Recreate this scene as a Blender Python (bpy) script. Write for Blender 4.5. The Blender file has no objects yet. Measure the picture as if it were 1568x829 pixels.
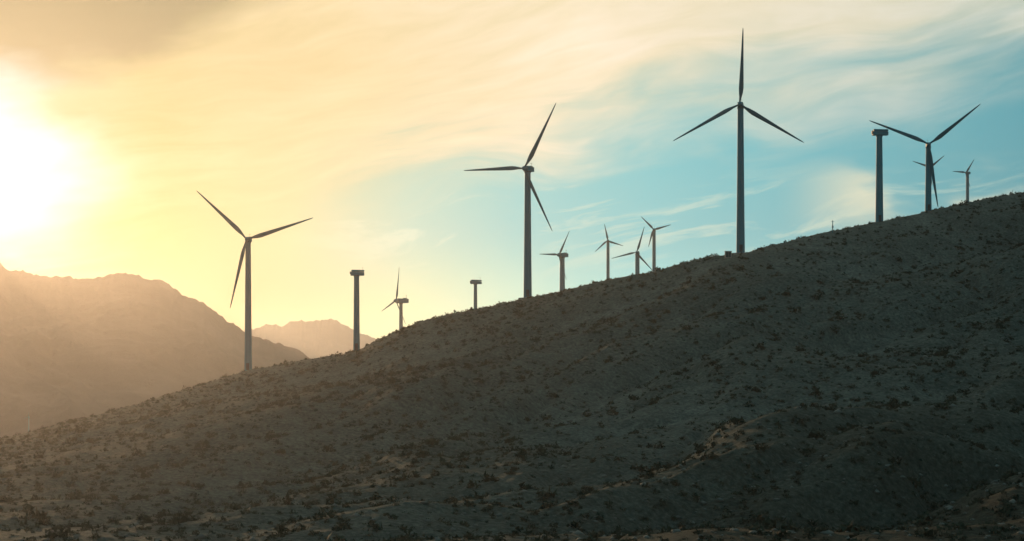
import bpy, math, numpy as np
from mathutils import Vector, Matrix
rad=math.radians
scene=bpy.context.scene
scene.view_settings.view_transform='Standard'
try: scene.view_settings.look='None'
except: pass
scene.view_settings.exposure=0
FOC=3049.0
def tu(px): return (px-784.0)/FOC       # tangent of bearing
def te(py): return (640.0-py)/FOC       # tangent of elevation
SUN_AZ=rad(-17.0); SUN_EL=rad(6.8)

# ---------------------------------------------------------------- camera
cd=bpy.data.cameras.new("camera"); cam=bpy.data.objects.new("camera",cd)
scene.collection.objects.link(cam); scene.camera=cam
cam.location=(0,0,0); cam.rotation_euler=(rad(90),0,0)
cd.sensor_width=36; cd.lens=70; cd.shift_y=(640-414.5)/1568.0
cd.clip_start=0.5; cd.clip_end=40000

# ---------------------------------------------------------------- noise
rng=np.random.RandomState(7)
_p=rng.permutation(1024); _g=rng.rand(1024)*2*np.pi
_gx=np.cos(_g); _gy=np.sin(_g)
def perlin(x,y):
    xi=np.floor(x).astype(np.int64); yi=np.floor(y).astype(np.int64)
    xf=x-xi; yf=y-yi
    u=xf*xf*xf*(xf*(xf*6-15)+10); v=yf*yf*yf*(yf*(yf*6-15)+10)
    def gr(a,b,fx,fy):
        h=_p[(_p[a&1023]+b)&1023]
        return _gx[h]*fx+_gy[h]*fy
    n00=gr(xi,yi,xf,yf); n10=gr(xi+1,yi,xf-1,yf)
    n01=gr(xi,yi+1,xf,yf-1); n11=gr(xi+1,yi+1,xf-1,yf-1)
    a=n00+u*(n10-n00); b=n01+u*(n11-n01)
    return (a+v*(b-a))*1.5
def fbm(x,y,o=4,gain=.5):
    s=0;a=1.0
    for i in range(o):
        s=s+a*perlin(x+i*17.3,y-i*9.1); x=x*2.03; y=y*2.03; a*=gain
    return s
def ridged(x,y,o=4,gain=.5):
    s=0;a=1.0;n=0
    for i in range(o):
        s=s+a*(1-2*np.abs(perlin(x+i*31.7,y+i*11.9))); n+=a; x=x*2.1; y=y*2.1; a*=gain
    return s/n
def sst(a,b,x):
    t=np.clip((x-a)/(b-a),0,1); return t*t*(3-2*t)

# ---------------------------------------------------------------- terrain height
ridge=[(0,672),(50,662),(100,648),(200,622),(300,592),(380,567),(450,554),(520,543),(548,537),(575,522),(600,511),(640,494),
 (700,480),(760,468),(808,457),(862,446),(930,430),(976,421),(1001,417),(1050,403),(1085,394),(1134,388),(1200,371),
 (1260,356),(1346,340),(1422,323),(1481,310),(1530,300),(1568,294)]
raz=[math.atan(tu(a)) for a,b in ridge]
rt=[te(b)*math.cos(z) for (a,b),z in zip(ridge,raz)]
raz=[-3.15,-1.2,-.6,-.4]+raz+[.33,.45,.8,1.6,3.15]
rt=[-.06,-.06,-.05,-.035]+rt+[.13,.145,.12,.0,-.06]
Daz=[-3.15,-.4]+[math.atan(tu(a)) for a in (0,200,380,550,808,1134,1422,1568)]+[.5,3.15]
Dv=[460,460,480,540,580,575,578,556,640,680,700,460]
FLOOR=-20.0; R0=190.0
def H(x,y,full=False):
    x=np.asarray(x,float); y=np.asarray(y,float)
    r=np.hypot(x,y); az=np.arctan2(x,y)
    t=np.interp(az,raz,rt); D=np.interp(az,Daz,Dv)
    s=np.clip((r-R0)/(D-R0),0,1)
    e=-.066+(t+.066)*(1.25*s-.25*s*s)
    z=e*r
    back=(t-2.5e-5*(r-D))*r
    w=sst(1300,2200,r)
    back=np.maximum(back,FLOOR)*(1-w)+FLOOR*w
    z=np.where(r>D,back,z)
    near=np.interp(r,[0,6,130,R0],[-2,-2,-24,-12.54])
    z=np.where(r<R0,near,z)
    # gullies and spurs running down the slope
    m=sst(175,240,r)*(1-.95*sst(D-70,D-6,r))
    steep=np.clip((t+.03)/.12,0.15,1.2)
    wx=x+16*fbm(x/80,y/80,3); wy=y+16*fbm(x/80+9,y/80+4,3)
    ca,sa=math.cos(rad(56)),math.sin(rad(56))
    p=wx*ca+wy*sa; q=-wx*sa+wy*ca            # p = along the fall line
    g1=ridged(q/64+.3,p/210,3,.35); g2=ridged(q/24,p/80+5,3,.4)
    z=z-m*steep*((g1-.45)*13+(g2-.45)*3.0)
    z=z+fbm(x/16,y/16,4)*.40*(.35+.65*m)*sst(20,60,r)
    z=z+fbm(x/3.1,y/3.1,3)*.10*sst(60,170,r)*(1-sst(900,1500,r))
    # nearer spur on the right
    ax,ay,bx,by=100.,370.,14.,196.
    tt=np.clip(((x-ax)*(bx-ax)+(y-ay)*(by-ay))/((bx-ax)**2+(by-ay)**2),-.6,1)
    dx=x-(ax+tt*(bx-ax)); dy=y-(ay+tt*(by-ay)); dd=np.hypot(dx,dy)
    z=z+5.5*np.exp(-(dd/26)**2)*sst(180,250,r)*np.clip(1-tt,0.1,1)
    if full:
        wash=sst(.6,.95,g1)*.8+sst(.62,.95,g2)*.4
        # shade on the spur nearest the viewer, painted into the ground colour
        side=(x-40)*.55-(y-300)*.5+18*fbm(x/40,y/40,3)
        shd=sst(-40,60,side)*sst(-20,30,x)*(1-sst(500,620,r))
        return z,np.clip(wash*sst(150,220,r)*np.clip(steep*1.2,0,1)*(1-.85*sst(.0,.5,shd))*sst(225,330,r),0,1),shd
    return z

def grid_mesh(name,X,Y,Z):
    n,m=X.shape
    co=np.stack([X,Y,Z],-1).reshape(-1,3).astype(np.float32)
    idx=np.arange(n*m).reshape(n,m)
    a=idx[:-1,:-1].ravel();b=idx[1:,:-1].ravel();c=idx[1:,1:].ravel();d=idx[:-1,1:].ravel()
    f=np.stack([a,b,c,d],-1)
    return mesh_np(name,co,f,True)
def mesh_np(name,co,f,smooth=False):
    k=f.shape[1]
    me=bpy.data.meshes.new(name)
    me.vertices.add(len(co)); me.vertices.foreach_set("co",np.ascontiguousarray(co,dtype=np.float32).ravel())
    me.loops.add(f.size); me.loops.foreach_set("vertex_index",np.ascontiguousarray(f,dtype=np.int32).ravel())
    me.polygons.add(len(f)); me.polygons.foreach_set("loop_start",np.arange(0,f.size,k,dtype=np.int32))
    me.polygons.foreach_set("loop_total",np.full(len(f),k,dtype=np.int32))
    if smooth: me.polygons.foreach_set("use_smooth",np.ones(len(f),dtype=bool))
    me.update(calc_edges=True); 
    ob=bpy.data.objects.new(name,me); scene.collection.objects.link(ob); return ob

# ---------------------------------------------------------------- material helpers
def lin(c): 
    return tuple(((v/255)/12.92 if v/255<=.04045 else ((v/255+.055)/1.055)**2.4) for v in c)
class NT:
    def __init__(s,tree): s.t=tree; s.n=tree.nodes; s.l=tree.links
    def new(s,ty,**k):
        n=s.n.new(ty)
        for a,b in k.items(): setattr(n,a,b)
        return n
    def put(s,sock,v):
        if isinstance(v,bpy.types.NodeSocket): s.l.new(v,sock)
        else:
            if sock.type=='RGBA' and len(v)==3: v=tuple(v)+(1,)
            sock.default_value=v
    def m(s,op,a,b=0.0,c=0.0,clamp=False):
        n=s.new('ShaderNodeMath',operation=op,use_clamp=clamp)
        s.put(n.inputs[0],a); s.put(n.inputs[1],b); s.put(n.inputs[2],c); return n.outputs[0]
    def mix(s,f,a,b,bt='MIX'):
        n=s.new('ShaderNodeMix',data_type='RGBA',blend_type=bt)
        s.put(n.inputs[0],f); s.put(n.inputs[6],a); s.put(n.inputs[7],b); return n.outputs[2]
    def step(s,x,a,b):
        n=s.new('ShaderNodeMapRange',interpolation_type='SMOOTHSTEP')
        s.put(n.inputs[0],x); n.inputs[1].default_value=a; n.inputs[2].default_value=b
        n.inputs[3].default_value=0; n.inputs[4].default_value=1; return n.outputs[0]
    def noise(s,vec,scale,detail=4,rough=.5,dist=0.0):
        n=s.new('ShaderNodeTexNoise'); s.put(n.inputs['Vector'],vec)
        n.inputs['Scale'].default_value=scale; n.inputs['Detail'].default_value=detail
        n.inputs['Roughness'].default_value=rough; n.inputs['Distortion'].default_value=dist
        return n.outputs[0]
    def ramp(s,x,stops):
        n=s.new('ShaderNodeValToRGB'); s.put(n.inputs[0],x); e=n.color_ramp.elements
        while len(e)<len(stops): e.new(.5)
        for el,(p,c) in zip(e,stops): el.position=p; el.color=tuple(c)+(1,)
        return n.outputs[0]
    def comb(s,x,y,z=0.0):
        n=s.new('ShaderNodeCombineXYZ'); s.put(n.inputs[0],x); s.put(n.inputs[1],y); s.put(n.inputs[2],z); return n.outputs[0]
def newmat(name,rough=.9,spec=.2):
    m=bpy.data.materials.new(name); m.use_nodes=True; k=NT(m.node_tree)
    b=m.node_tree.nodes['Principled BSDF']; b.inputs['Roughness'].default_value=rough
    b.inputs['Specular IOR Level'].default_value=spec
    tc=k.new('ShaderNodeTexCoord'); return m,k,b,tc.outputs['Object']
def bump(k,b,h,dist,strength=1.0):
    n=k.new('ShaderNodeBump'); n.inputs['Strength'].default_value=strength; n.inputs['Distance'].default_value=dist
    k.put(n.inputs['Height'],h); k.l.new(n.outputs[0],b.inputs['Normal'])

mg,k,b,P=newmat("desert_ground",.95,.05)
n1=k.noise(P,.018,5,.6,.6); n2=k.noise(P,.16,5,.65); n3=k.noise(P,1.3,6,.75); 
c=k.ramp(n1,[(.3,(.092,.112,.096)),(.5,(.110,.130,.111)),(.7,(.130,.146,.124))])
at=k.new('ShaderNodeAttribute',attribute_name='wash')
c=k.mix(k.m('MULTIPLY',at.outputs['Fac'],k.step(n2,.3,.6)),c,(.178,.190,.162))
av=k.new('ShaderNodeAttribute',attribute_name='painted_shade')
c=k.mix(k.m('MULTIPLY',av.outputs['Fac'],.8),c,(.052,.050,.035))  # painted shade: darker ground colour on the near right spur
c=k.mix(.5,c,k.ramp(n2,[(.33,(.6,.6,.58)),(.5,(.95,.95,.95)),(.68,(1.25,1.24,1.22))]),'MULTIPLY')
c=k.mix(.75,c,k.ramp(n3,[(.34,(.4,.4,.39)),(.5,(.95,.95,.95)),(.64,(1.7,1.68,1.62))]),'MULTIPLY')
k.l.new(c,b.inputs['Base Color'])
bump(k,b,k.m('ADD',n3,k.m('MULTIPLY',n2,1.2)),.7)

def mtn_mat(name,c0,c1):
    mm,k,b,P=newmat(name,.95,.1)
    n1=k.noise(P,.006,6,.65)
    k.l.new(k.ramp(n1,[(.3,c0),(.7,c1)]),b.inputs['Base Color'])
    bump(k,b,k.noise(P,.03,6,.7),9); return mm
mm1=mtn_mat("mountain_rock",(.07,.07,.066),(.12,.118,.11))
mm2=mtn_mat("hazed_mountain_rock",(.13,.19,.20),(.19,.25,.26))  # distance haze painted into the far rock as blue-grey

mb,k,b,P=newmat("shrub_leaves",.9,.1)
n1=k.noise(P,.12,3)
k.l.new(k.ramp(n1,[(.3,(.030,.040,.027)),(.55,(.044,.055,.037)),(.75,(.062,.074,.049))]),b.inputs['Base Color'])
mr,k,b,P=newmat("rock",.9,.1)
k.l.new(k.ramp(k.noise(P,.4,4),[(.3,(.11,.12,.105)),(.7,(.20,.205,.18))]),b.inputs['Base Color'])

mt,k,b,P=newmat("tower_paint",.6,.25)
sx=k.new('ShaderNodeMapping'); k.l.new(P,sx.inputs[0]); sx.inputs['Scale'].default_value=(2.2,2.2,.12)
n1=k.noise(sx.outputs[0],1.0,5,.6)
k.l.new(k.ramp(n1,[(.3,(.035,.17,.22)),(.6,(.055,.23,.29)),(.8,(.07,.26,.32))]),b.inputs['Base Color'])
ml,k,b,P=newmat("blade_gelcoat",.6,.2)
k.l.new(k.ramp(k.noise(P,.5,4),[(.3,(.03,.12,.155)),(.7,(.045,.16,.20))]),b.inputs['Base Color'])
md,k,b,P=newmat("dark_steel",.6,.3)
k.l.new(k.ramp(k.noise(P,1.5,3),[(.3,(.03,.05,.06)),(.7,(.05,.08,.09))]),b.inputs['Base Color'])
mc,k,b,P=newmat("concrete",.9,.2)
k.l.new(k.ramp(k.noise(P,2,5),[(.3,(.24,.23,.21)),(.7,(.38,.36,.33))]),b.inputs['Base Color'])

# ---------------------------------------------------------------- ground
azs=np.concatenate([np.linspace(-math.pi,-.3,110)[:-1],np.linspace(-.3,.3,1000),np.linspace(.3,math.pi,110)[1:]])
rs=np.concatenate([np.linspace(.5,170,40)[:-1],np.geomspace(170,720,720),np.geomspace(720,15000,140)[1:]])
A,R=np.meshgrid(azs,rs,indexing='ij')
X=R*np.sin(A);Y=R*np.cos(A);Z,WS,SHD=H(X,Y,True)
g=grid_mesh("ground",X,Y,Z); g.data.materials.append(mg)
for nm,ar in (('wash',WS),('painted_shade',SHD)):
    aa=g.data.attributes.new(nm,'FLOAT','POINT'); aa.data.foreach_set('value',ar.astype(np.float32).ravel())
del X,Y,Z,A,R

# ---------------------------------------------------------------- mountains
def mountain(pts,R,w,ns,seed,a0,a1,mat):
    az_=[math.atan(tu(a)) for a,_ in pts]; t_=[te(b)*math.cos(z) for (_,b),z in zip(pts,az_)]
    A,Q=np.meshgrid(np.linspace(a0,a1,620),np.concatenate([np.linspace(-1.15,0,200),np.linspace(0,1.3,60)[1:]]),indexing='ij')
    r=R+w*Q; X=r*np.sin(A);Y=r*np.cos(A)
    ti=np.interp(A,az_,t_)
    t=ti+(fbm(A*60+seed,A*0+seed,3)*.0012+ridged(A*130+seed,A*0+seed,4)*.0024-.0010)*np.clip(ti/.05,0,1)
    zc=t*R-FLOOR
    aq=np.abs(Q)
    wx=X+ns*.35*fbm(X/ns/1.2+seed,Y/ns/1.2,3)
    sp=ridged(wx/ns+seed,Y/ns/2.6,5)
    z=FLOOR+zc*(1-aq)*(1-.25*np.sin(np.clip(aq,0,1)*np.pi))+zc*.45*(sp-.6)*np.clip(aq*2.2,0,1)*np.clip((1.15-aq)*2,0,1)-6*aq
    ob=grid_mesh("mountain",X,Y,z); ob.data.materials.append(mat); return ob
mountain([(-1500,560),(-900,470),(-500,440),(-200,395),(-60,392),(0,403),(30,413),(60,421),(80,424),(100,422),(130,428),(160,422),(190,419),(215,424),(240,430),
 (262,441),(290,458),(310,466),(330,482),(345,492),(360,497),(385,512),(420,524),(450,536),(480,548),(520,566),(600,605),(700,640),(800,660)],2100,800,230,3.7,-.62,.03,mm1)
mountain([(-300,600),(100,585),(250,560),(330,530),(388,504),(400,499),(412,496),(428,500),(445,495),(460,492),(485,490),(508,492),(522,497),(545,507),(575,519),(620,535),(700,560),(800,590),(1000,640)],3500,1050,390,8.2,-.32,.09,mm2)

# ---------------------------------------------------------------- shrubs & rocks (one mesh each)
def scatter(n,rmax_off,seed,thin,avoid=0.0):
    q=np.random.RandomState(seed)
    az=q.uniform(-.275,.275,n*3); r=np.sqrt(q.uniform(182**2,690**2,n*3))
    D=np.interp(az,Daz,Dv)
    x=r*np.sin(az);y=r*np.cos(az)
    z,ws,_=H(x,y,True)
    dens=.55+.35*fbm(x/45+3,y/45,3)-avoid*ws
    keep=(r<D+rmax_off)&(q.rand(n*3)<np.clip(dens,.08,1)*thin)
    return x[keep][:n],y[keep][:n],z[keep][:n],q
def build_shrubs():
    x,y,z,q=scatter(16000,14,11,.95,.5); n=len(x); K=44
    size=np.clip(q.lognormal(-1.12,.46,n),.14,1.15)
    d=q.normal(size=(n,K,3)); d/=np.linalg.norm(d,axis=2,keepdims=True); d[...,2]=np.abs(d[...,2])
    rr=q.uniform(.45,1,(n,K,1))**.6
    lob=1+.35*np.sin(3*np.arctan2(d[...,1],d[...,0])+q.uniform(0,6,(n,1)))[...,None]
    c=d*rr*lob*size[:,None,None]*np.array([1,1,.95])
    c+=np.stack([x,y,z-.08],-1)[:,None,:]
    s=(size[:,None,None,None]*.27)
    tri=c[:,:,None,:]+q.normal(size=(n,K,3,3))*s
    co=tri.reshape(-1,3); f=np.arange(len(co)).reshape(-1,3)
    o=mesh_np("desert_shrubs",co,f); o.data.materials.append(mb)
build_shrubs()
def build_rocks():
    x,y,z,q=scatter(9000,6,23,.9); n=len(x)
    base=np.array([(1,0,0),(-1,0,0),(0,1,0),(0,-1,0),(0,0,1),(0,0,-1),(.7,.7,.5),(-.7,.6,.5),(.6,-.7,.4),(-.6,-.7,.5)],float)
    F=np.array([(4,6,7),(4,7,9),(4,9,8),(4,8,6),(0,2,6),(6,2,7),(2,1,7),(7,1,9),(1,3,9),(9,3,8),(3,0,8),(8,0,6),(2,0,5),(1,2,5),(3,1,5),(0,3,5)])
    size=np.clip(q.lognormal(-1.5,.5,n),.08,.7)
    v=base[None]*size[:,None,None]*q.uniform(.6,1.3,(n,10,3))*np.array([1,1,.7])
    v+=np.stack([x,y,z],-1)[:,None,:]
    f=(F[None]+(np.arange(n)*10)[:,None,None]).reshape(-1,3)
    o=mesh_np("scattered_rocks",v.reshape(-1,3),f); o.data.materials.append(mr)
build_rocks()

# ---------------------------------------------------------------- turbines
def pymesh(name,verts,faces,mat,parent,smooth=True,bevel=0):
    me=bpy.data.meshes.new(name); me.from_pydata([tuple(v) for v in verts],[],faces); me.update()
    if smooth:
        for p in me.polygons: p.use_smooth=True
    me.materials.append(mat)
    ob=bpy.data.objects.new(name,me); scene.collection.objects.link(ob); ob.parent=parent
    if bevel:
        md_=ob.modifiers.new("b",'BEVEL'); md_.width=bevel; md_.segments=3; md_.limit_method='ANGLE'
    return ob
def revolve(prof,n=28,axis='Z'):
    v=[];f=[]
    for (r,h) in prof:
        for i in range(n):
            a=2*math.pi*i/n
            p=(r*math.cos(a),r*math.sin(a),h)
            if axis=='Y': p=(p[0],h,p[1])
            v.append(p)
    for j in range(len(prof)-1):
        for i in range(n):
            a=j*n+i;b_=j*n+(i+1)%n
            f.append((a,b_,b_+n,a+n))
    f.append(tuple(range(n))[::-1]); f.append(tuple((len(prof)-1)*n+i for i in range(n)))
    return v,f
def box(x0,x1,y0,y1,z0,z1,v,f,tap=0):
    o=len(v)
    v+=[(x0,y0,z0),(x1,y0,z0),(x1-tap,y1,z0+tap),(x0+tap,y1,z0+tap),(x0,y0,z1),(x1,y0,z1),(x1-tap,y1,z1-tap*.5),(x0+tap,y1,z1-tap*.5)]
    f+=[(o,o+3,o+2,o+1),(o+4,o+5,o+6,o+7),(o,o+1,o+5,o+4),(o+1,o+2,o+6,o+5),(o+2,o+3,o+7,o+6),(o+3,o,o+4,o+7)]
def blade(L,k):
    v=[];f=[];n=12
    st=[(0.0,.50,1.0,0),(.04,.50,1.0,0),(.09,.72,.62,20),(.15,1.15,.36,17),(.21,1.38,.26,14),(.32,1.22,.21,10),(.48,.96,.18,6),(.65,.72,.16,3),(.82,.50,.14,1),(.94,.33,.12,0),(.985,.20,.12,0),(1.0,.05,.12,0)]
    for s,c,th,tw in st:
        c*=k; t=rad(tw+6)
        for i in range(n):
            a=2*math.pi*i/n
            cx=c*.5*math.cos(a)+ (c*.16 if s>.05 else 0); cy=c*.5*th*math.sin(a)*(1 if s<.05 else (1+.35*math.cos(a)))
            x=cx*math.cos(t)-cy*math.sin(t); y=cx*math.sin(t)+cy*math.cos(t)
            v.append((x,y-0.018*L*s*s,s*L))
    for j in range(len(st)-1):
        for i in range(n):
            a=j*n+i;b_=j*n+(i+1)%n; f.append((a,b_,b_+n,a+n))
    f.append(tuple(range(n))[::-1]); f.append(tuple((len(st)-1)*n+i for i in range(n)))
    return v,f
def turbine(px_t,py_hub,dist,yaw,phi=None,Lpx=0,wb=12,wt=8.5,nw=24,nh=9.5,fat=.98):
    """px_t bearing of tower, dist depth, yaw: rotor axis turned to the left (deg)."""
    m=dist/FOC
    x=tu(px_t)*dist; y=dist; zg=float(H(x,y)); zh=te(py_hub)*dist
    k=nw*m/5.2                                 # nacelle scale
    e=bpy.data.objects.new("wind_turbine" if phi is not None else "bladeless_wind_turbine",None); scene.collection.objects.link(e)
    e.location=(x,y,zg); e.empty_display_size=3
    h=zh-zg; rb=wb*m/2; rt_=wt*m/2; top=h-1.0*k
    prof=[(rb*1.25,-.5),(rb*1.25,.25),(rb*1.02,.26)]
    for s in (.33,.66):
        rr=rb+(rt_-rb)*s
        prof+=[(rr,top*s-.12),(rr*1.05,top*s-.1),(rr*1.05,top*s+.1),(rr,top*s+.12)]
    prof+=[(rt_,top-.45*k),(rt_*1.12,top-.44*k),(rt_*1.12,top)]
    v,f=revolve(prof); t=pymesh("tower",v,f,mt,e)
    t.modifiers.new("es",'EDGE_SPLIT').split_angle=rad(35)
    v=[];f=[]; box(-.45,.45,-rb-.06,-rb+.3,.5,2.5,v,f); pymesh("door",v,f,md,e,False)
    v,f=revolve([(rb*2.3,-1.2),(rb*2.3,.12),(rb*2.2,.16)]); pymesh("foundation",v,f,mc,e,False)
    # head (nacelle + rotor) turned as one
    hd=bpy.data.objects.new("head",None); scene.collection.objects.link(hd); hd.parent=e
    hd.location=(0,0,h); hd.rotation_euler=(0,0,-rad(yaw))
    v=[];f=[]; hh=nh*m/2
    if phi is None:
        box(-.95*k,.95*k,-2.3*k,2.9*k,-hh,hh*.25,v,f,.06*k)
        box(-.85*k,.85*k,-2.0*k,2.9*k,hh*.30,hh,v,f,.08*k)
    else:
        box(-.95*k,.95*k,-1.3*k,3.1*k,-.98*k,.95*k,v,f,.22*k)
        box(-.6*k,.6*k,1.0*k,2.6*k,.9*k,1.2*k,v,f,.05*k)
    pymesh("nacelle",v,f,mt,hd,False,.16*k)
    v=[];f=[]
    box(-.03*k,.03*k,2.3*k,2.36*k,hh*.8,hh*.8+1.5*k,v,f); box(-.4*k,.4*k,2.31*k,2.35*k,hh*.8+1.2*k,hh*.8+1.26*k,v,f)
    pymesh("wind_vane",v,f,md,hd,False)
    v,f=revolve([(rt_*1.15,-1.15*k),(rt_*1.15,-.9*k)]); pymesh("yaw_ring",v,f,md,hd,False)
    if phi is None:
        v,f=revolve([(.55*k,-2.55*k),(.6*k,-2.28*k)],20,'Y'); pymesh("main_shaft_flange",v,f,md,hd,False)
        return e
    L=Lpx*m; yr=-2.2*k
    v,f=revolve([(.05*k,yr-1.0*k),(.35*k,yr-.9*k),(.62*k,yr-.6*k),(.8*k,yr-.1*k),(.85*k,yr+.45*k),(.75*k,yr+.6*k),(.55*k,yr+.62*k),(.5*k,-1.2*k)],24,'Y')
    pymesh("rotor_hub",v,f,mt,hd)
    bk=max(L/21*fat,.4)
    for i in range(3):
        v,f=blade(L,bk); o=pymesh("blade_%d"%(i+1),v,f,ml,hd)
        o.location=(0,yr,0); o.rotation_euler=(0,rad(90-(phi+120*i)),0)
    return e
# large machines along the crest
turbine(380,367,597,8,16.5,109,11.5,8,20)
turbine(808,259,586,34,58,112,12.5,9,23)
turbine(1134,161,562,14,87.5,116,13,9,22)
turbine(1421.5,222,664,4,38,98,10,7.5,18,fat=1.1)
# machines without rotors
turbine(546,418,592,82,None,0,10,8,21,nh=9)
turbine(728,432,800,70,None,0,6,5,17,nh=6.5)
turbine(1346.5,203,652,86,None,0,12,9,24,nh=9.5)
# smaller / farther ones
turbine(614,461,1000,62,75,53,7,5,20,fat=1.25)
turbine(861,391,900,48,55,43,9,7,18,fat=1.3)
turbine(931,369,1120,12,101,26,5.5,4.5,9,fat=1.9)
turbine(976,387,930,20,72,41,7,6.5,11,fat=1.3)
turbine(1001.5,352,1080,15,14,28,6,5,10,fat=1.9)
turbine(1424,257,1120,18,38,28,5,4,9,fat=1.9)
turbine(1481.5,265,1200,50,50,25,5.5,4.5,10,fat=1.9)
turbine(44,639,1150,20,80,9,2.6,2,4)

# small mast and equipment cabinet on the crest
def on_crest(px,off): 
    az=math.atan(tu(px)); D=float(np.interp(az,Daz,Dv))+off; return D*math.sin(az),D*math.cos(az)
x,y=on_crest(1275,-3); e=bpy.data.objects.new("measuring_mast",None); scene.collection.objects.link(e); e.location=(x,y,float(H(x,y)))
v,f=revolve([(.14,-.3),(.10,3.6)],10); pymesh("pole",v,f,mt,e)
v=[];f=[]; box(-.5,.5,-.03,.03,3.2,3.28,v,f); box(-.22,.22,-.2,.2,1.3,2.0,v,f); pymesh("crossarm",v,f,mt,e,False)
x,y=on_crest(1115,-4); e=bpy.data.objects.new("transformer_cabinet",None); scene.collection.objects.link(e); e.location=(x,y,float(H(x,y)))
v=[];f=[]; box(-.9,.9,-.6,.6,-.2,1.7,v,f); pymesh("housing",v,f,mc,e,False,.04)
v=[];f=[]; box(-.98,.98,-.68,.68,1.702,1.8,v,f); pymesh("lid",v,f,mt,e,False)
v=[];f=[]; box(-.7,-.03,-.63,-.605,.1,1.5,v,f); box(.03,.7,-.63,-.605,.1,1.5,v,f); pymesh("doors",v,f,md,e,False)

# ---------------------------------------------------------------- haze in the air (real scattering volumes)
SIG=3.2e-5; SIGV=6e-5; ANI=.79; TOP=260.
def haze(name,cx,cy,sx_,sy_,z0,z1,rot,dens,ani,col):
    bpy.ops.mesh.primitive_cube_add(size=1,location=(cx,cy,(z0+z1)/2)); hz=bpy.context.object; hz.name=name
    hz.scale=(sx_,sy_,z1-z0); hz.rotation_euler=(0,0,rot)
    mh=bpy.data.materials.new(name); mh.use_nodes=True; nt=mh.node_tree; nt.nodes.clear()
    o=nt.nodes.new('ShaderNodeOutputMaterial'); vs=nt.nodes.new('ShaderNodeVolumeScatter')
    vs.inputs['Color'].default_value=col; vs.inputs['Density'].default_value=dens; vs.inputs['Anisotropy'].default_value=ani
    nt.links.new(vs.outputs[0],o.inputs['Volume']); hz.data.materials.append(mh)
haze("atmosphere_haze",0,2500,14000,6600,-60,TOP,0,SIG,ANI,(.92,.97,1,1))
# extra haze volume, added to brighten the left side like lens glare
VN_=(-math.cos(rad(20)),math.sin(rad(20))); VC=105.0; VW=5600.
haze("left_glare_haze",VN_[0]*(VC+VW/2),VN_[1]*(VC+VW/2),VW,9000,-58,TOP-10,math.atan2(VN_[1],VN_[0]),SIGV,ANI,(1,.98,.95,1))

# ---------------------------------------------------------------- sun
SUNC=(1,.60,.31); SUNE=2.4
sl=bpy.data.lights.new("sun",'SUN'); so=bpy.data.objects.new("sun",sl); scene.collection.objects.link(so)
sd=Vector((math.sin(SUN_AZ)*math.cos(SUN_EL),math.cos(SUN_AZ)*math.cos(SUN_EL),math.sin(SUN_EL)))
so.rotation_euler=sd.to_track_quat('Z','Y').to_euler(); sl.energy=SUNE; sl.angle=rad(.5); sl.color=SUNC

# ---------------------------------------------------------------- sky (what lies behind the haze)
def behind(c,d,path):
    """colour of the sky beyond the haze layer so that haze + sky gives the measured tone c"""
    th=(d+.1)/3.05; g2=ANI*ANI
    ph=(1-g2)/(4*math.pi*(1+g2-2*ANI*math.cos(th))**1.5)
    a_=d/3.05-.27; nd=VN_[0]*math.sin(a_)+VN_[1]*math.cos(a_); pv=max(path-VC/nd,0) if nd>0.01 else 0
    op=1-math.exp(-path*SIG-pv*SIGV); c=lin(c)
    return tuple(max(c[i]-op*ph*SUNE*SUNC[i]*.85,.10*c[i])/(1-op) for i in range(3))
w=bpy.data.worlds.new("World"); scene.world=w; w.use_nodes=True; k=NT(w.node_tree)
bg=w.node_tree.nodes['Background']; bg.inputs['Strength'].default_value=.1
sky=k.new('ShaderNodeTexSky',sky_type='NISHITA'); sky.sun_disc=False; sky.sun_elevation=SUN_EL; sky.sun_rotation=SUN_AZ
tc=k.new('ShaderNodeTexCoord'); sp=k.new('ShaderNodeSeparateXYZ'); k.l.new(tc.outputs['Generated'],sp.inputs[0])
dx,dy,dz=sp.outputs
az=k.m('ARCTAN2',dx,dy); hor=k.m('SQRT',k.m('ADD',k.m('MULTIPLY',dx,dx),k.m('MULTIPLY',dy,dy)))
el=k.m('ARCTAN2',dz,hor)
U=k.m('ADD',k.m('MULTIPLY',az,3.10),.784)      # bearing
V=k.m('SUBTRACT',.64,k.m('MULTIPLY',el,3.08))  # elevation, downwards
# warped streak coordinates, streaks climb to the right
ru=k.m('ADD',k.m('MULTIPLY',U,.985),k.m('MULTIPLY',V,-.17)); rv=k.m('ADD',k.m('MULTIPLY',U,.17),k.m('MULTIPLY',V,.985))
wn=k.m('SUBTRACT',k.noise(k.comb(k.m('MULTIPLY',U,1.6),k.m('MULTIPLY',V,3.0)),1.0,2),.5)
rv2=k.m('ADD',rv,k.m('MULTIPLY',wn,.20))
N1=k.noise(k.comb(ru,k.m('MULTIPLY',rv2,3.8),3.1),1.9,4,.5,.3)
N2=k.noise(k.comb(ru,k.m('MULTIPLY',rv2,6.5),9.4),5.0,6,.62,.5)
N3=k.noise(k.comb(U,k.m('MULTIPLY',V,2.2),5.0),2.6,4,.55,.3)
ddx=k.m('SUBTRACT',U,-.05); ddy=k.m('SUBTRACT',V,.26)
d=k.m('SQRT',k.m('ADD',k.m('MULTIPLY',ddx,ddx),k.m('MULTIPLY',ddy,ddy)))
d4=k.m('MULTIPLY',d,.25)
def rampd(stops,path,end):
    return k.ramp(d4,[(dd/4,behind(c,dd,path)) for dd,c in stops]+[(.55,end)])
clear=rampd([(0,(255,240,175)),(.3,(253,220,150)),(.5,(240,222,170)),(.68,(200,217,196)),(.85,(165,207,202)),(1.05,(140,196,198)),(1.3,(118,179,186)),(1.65,(98,157,167))],2300,(.110,.245,.275))
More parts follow.
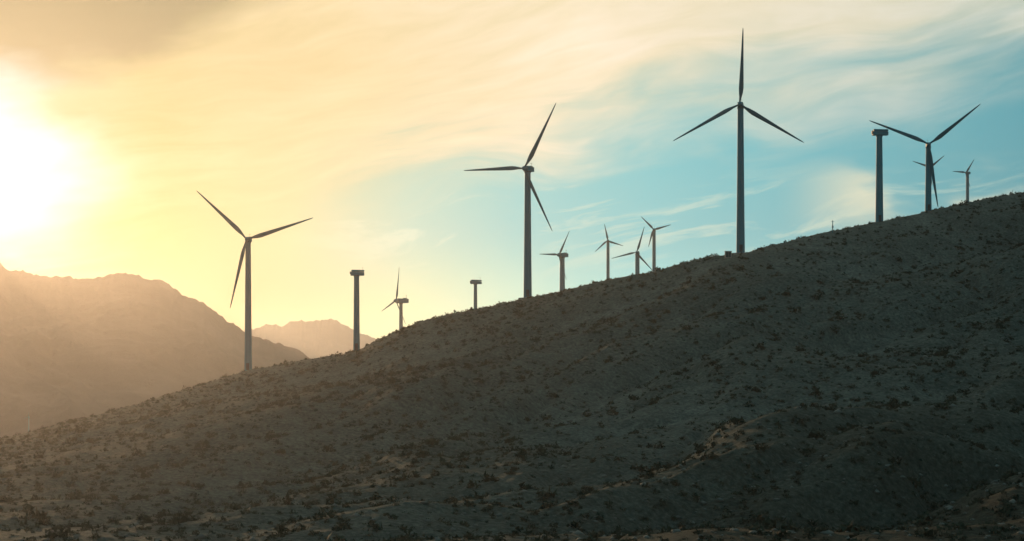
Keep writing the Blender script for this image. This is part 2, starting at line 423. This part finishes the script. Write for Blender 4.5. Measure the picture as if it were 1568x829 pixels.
hor_c=rampd([(0,(255,226,150)),(.45,(255,228,148)),(.70,(250,238,185)),(.85,(222,232,200)),(1.05,(180,217,208)),(1.4,(192,208,188))],4800,(.115,.215,.235))
clear=k.mix(k.step(V,.34,.50),clear,hor_c)
cloud=rampd([(0,(255,236,190)),(.3,(254,220,160)),(.6,(253,223,172)),(.95,(248,227,190)),(1.3,(230,218,190)),(1.65,(202,205,185))],1700,(.138,.245,.27))
line=k.m('SUBTRACT',.375,k.m('MULTIPLY',U,.18))
mk=k.m('ADD',k.m('SUBTRACT',line,V),k.m('MULTIPLY',k.m('SUBTRACT',N1,.5),.46))
mk=k.m('ADD',mk,k.m('MULTIPLY',k.m('SUBTRACT',N2,.5),.13))
M=k.step(mk,-.10,.14)
# thinner high veil to the right lets the blue through
thin=k.m('MULTIPLY',k.m('MULTIPLY',k.step(U,.9,1.6),k.step(V,-.02,.09)),k.step(N1,.66,.40))
M=k.m('MULTIPLY',M,k.m('SUBTRACT',1.0,k.m('MULTIPLY',thin,.5)))
shade=k.m('ADD',.64,k.m('MULTIPLY',k.m('ADD',k.m('MULTIPLY',N1,.5),k.m('MULTIPLY',N2,.5)),.72))
cloud=k.mix(1.0,cloud,k.comb(shade,shade,k.m('MULTIPLY',shade,shade)),'MULTIPLY')
# thick dusky cloud bank, upper left
bx=k.m('DIVIDE',k.m('SUBTRACT',U,.11),.34); by=k.m('DIVIDE',k.m('ADD',k.m('SUBTRACT',V,.05),k.m('MULTIPLY',k.m('SUBTRACT',U,.1),.30)),.095)
bl=k.m('ADD',k.m('MULTIPLY',bx,bx),k.m('MULTIPLY',by,by)); bl=k.m('ADD',bl,k.m('MULTIPLY',k.m('SUBTRACT',N3,.5),3.0))
cloud=k.mix(k.m('MULTIPLY',k.step(bl,1.7,.1),.85),cloud,behind((218,184,140),.3,1700))
col=k.mix(M,clear,cloud)
# thin low wisps and a pale bank low on the right
wi=k.m('MULTIPLY',k.m('MULTIPLY',k.m('MULTIPLY',k.step(V,.24,.33),k.step(V,.44,.36)),k.step(N2,.50,.66)),k.step(U,.4,.7))
col=k.mix(k.m('MULTIPLY',wi,.45),col,behind((235,232,205),.9,2600))
bk_=k.m('MULTIPLY',k.m('MULTIPLY',k.step(U,1.18,1.36),k.m('MULTIPLY',k.step(V,.235,.285),k.step(V,.40,.31))),k.step(N3,.40,.56))
col=k.mix(k.m('MULTIPLY',bk_,.75),col,behind((232,222,190),1.4,2600))
# brightness around the sun itself
gy=k.m('MULTIPLY',ddy,1.25); gd=k.m('SQRT',k.m('ADD',k.m('MULTIPLY',ddx,ddx),k.m('MULTIPLY',gy,gy)))
gw=k.m('ADD',gd,k.m('MULTIPLY',k.m('SUBTRACT',N3,.5),.40))
gl=k.m('MULTIPLY',k.step(gw,.26,.0),1.0)
col=k.mix(gl,col,(.5,.7,.9),'ADD')
col=k.mix(1.0,col,(10,10,10),'MULTIPLY')
col=k.mix(.03,col,sky.outputs[0])
k.l.new(col,bg.inputs['Color'])
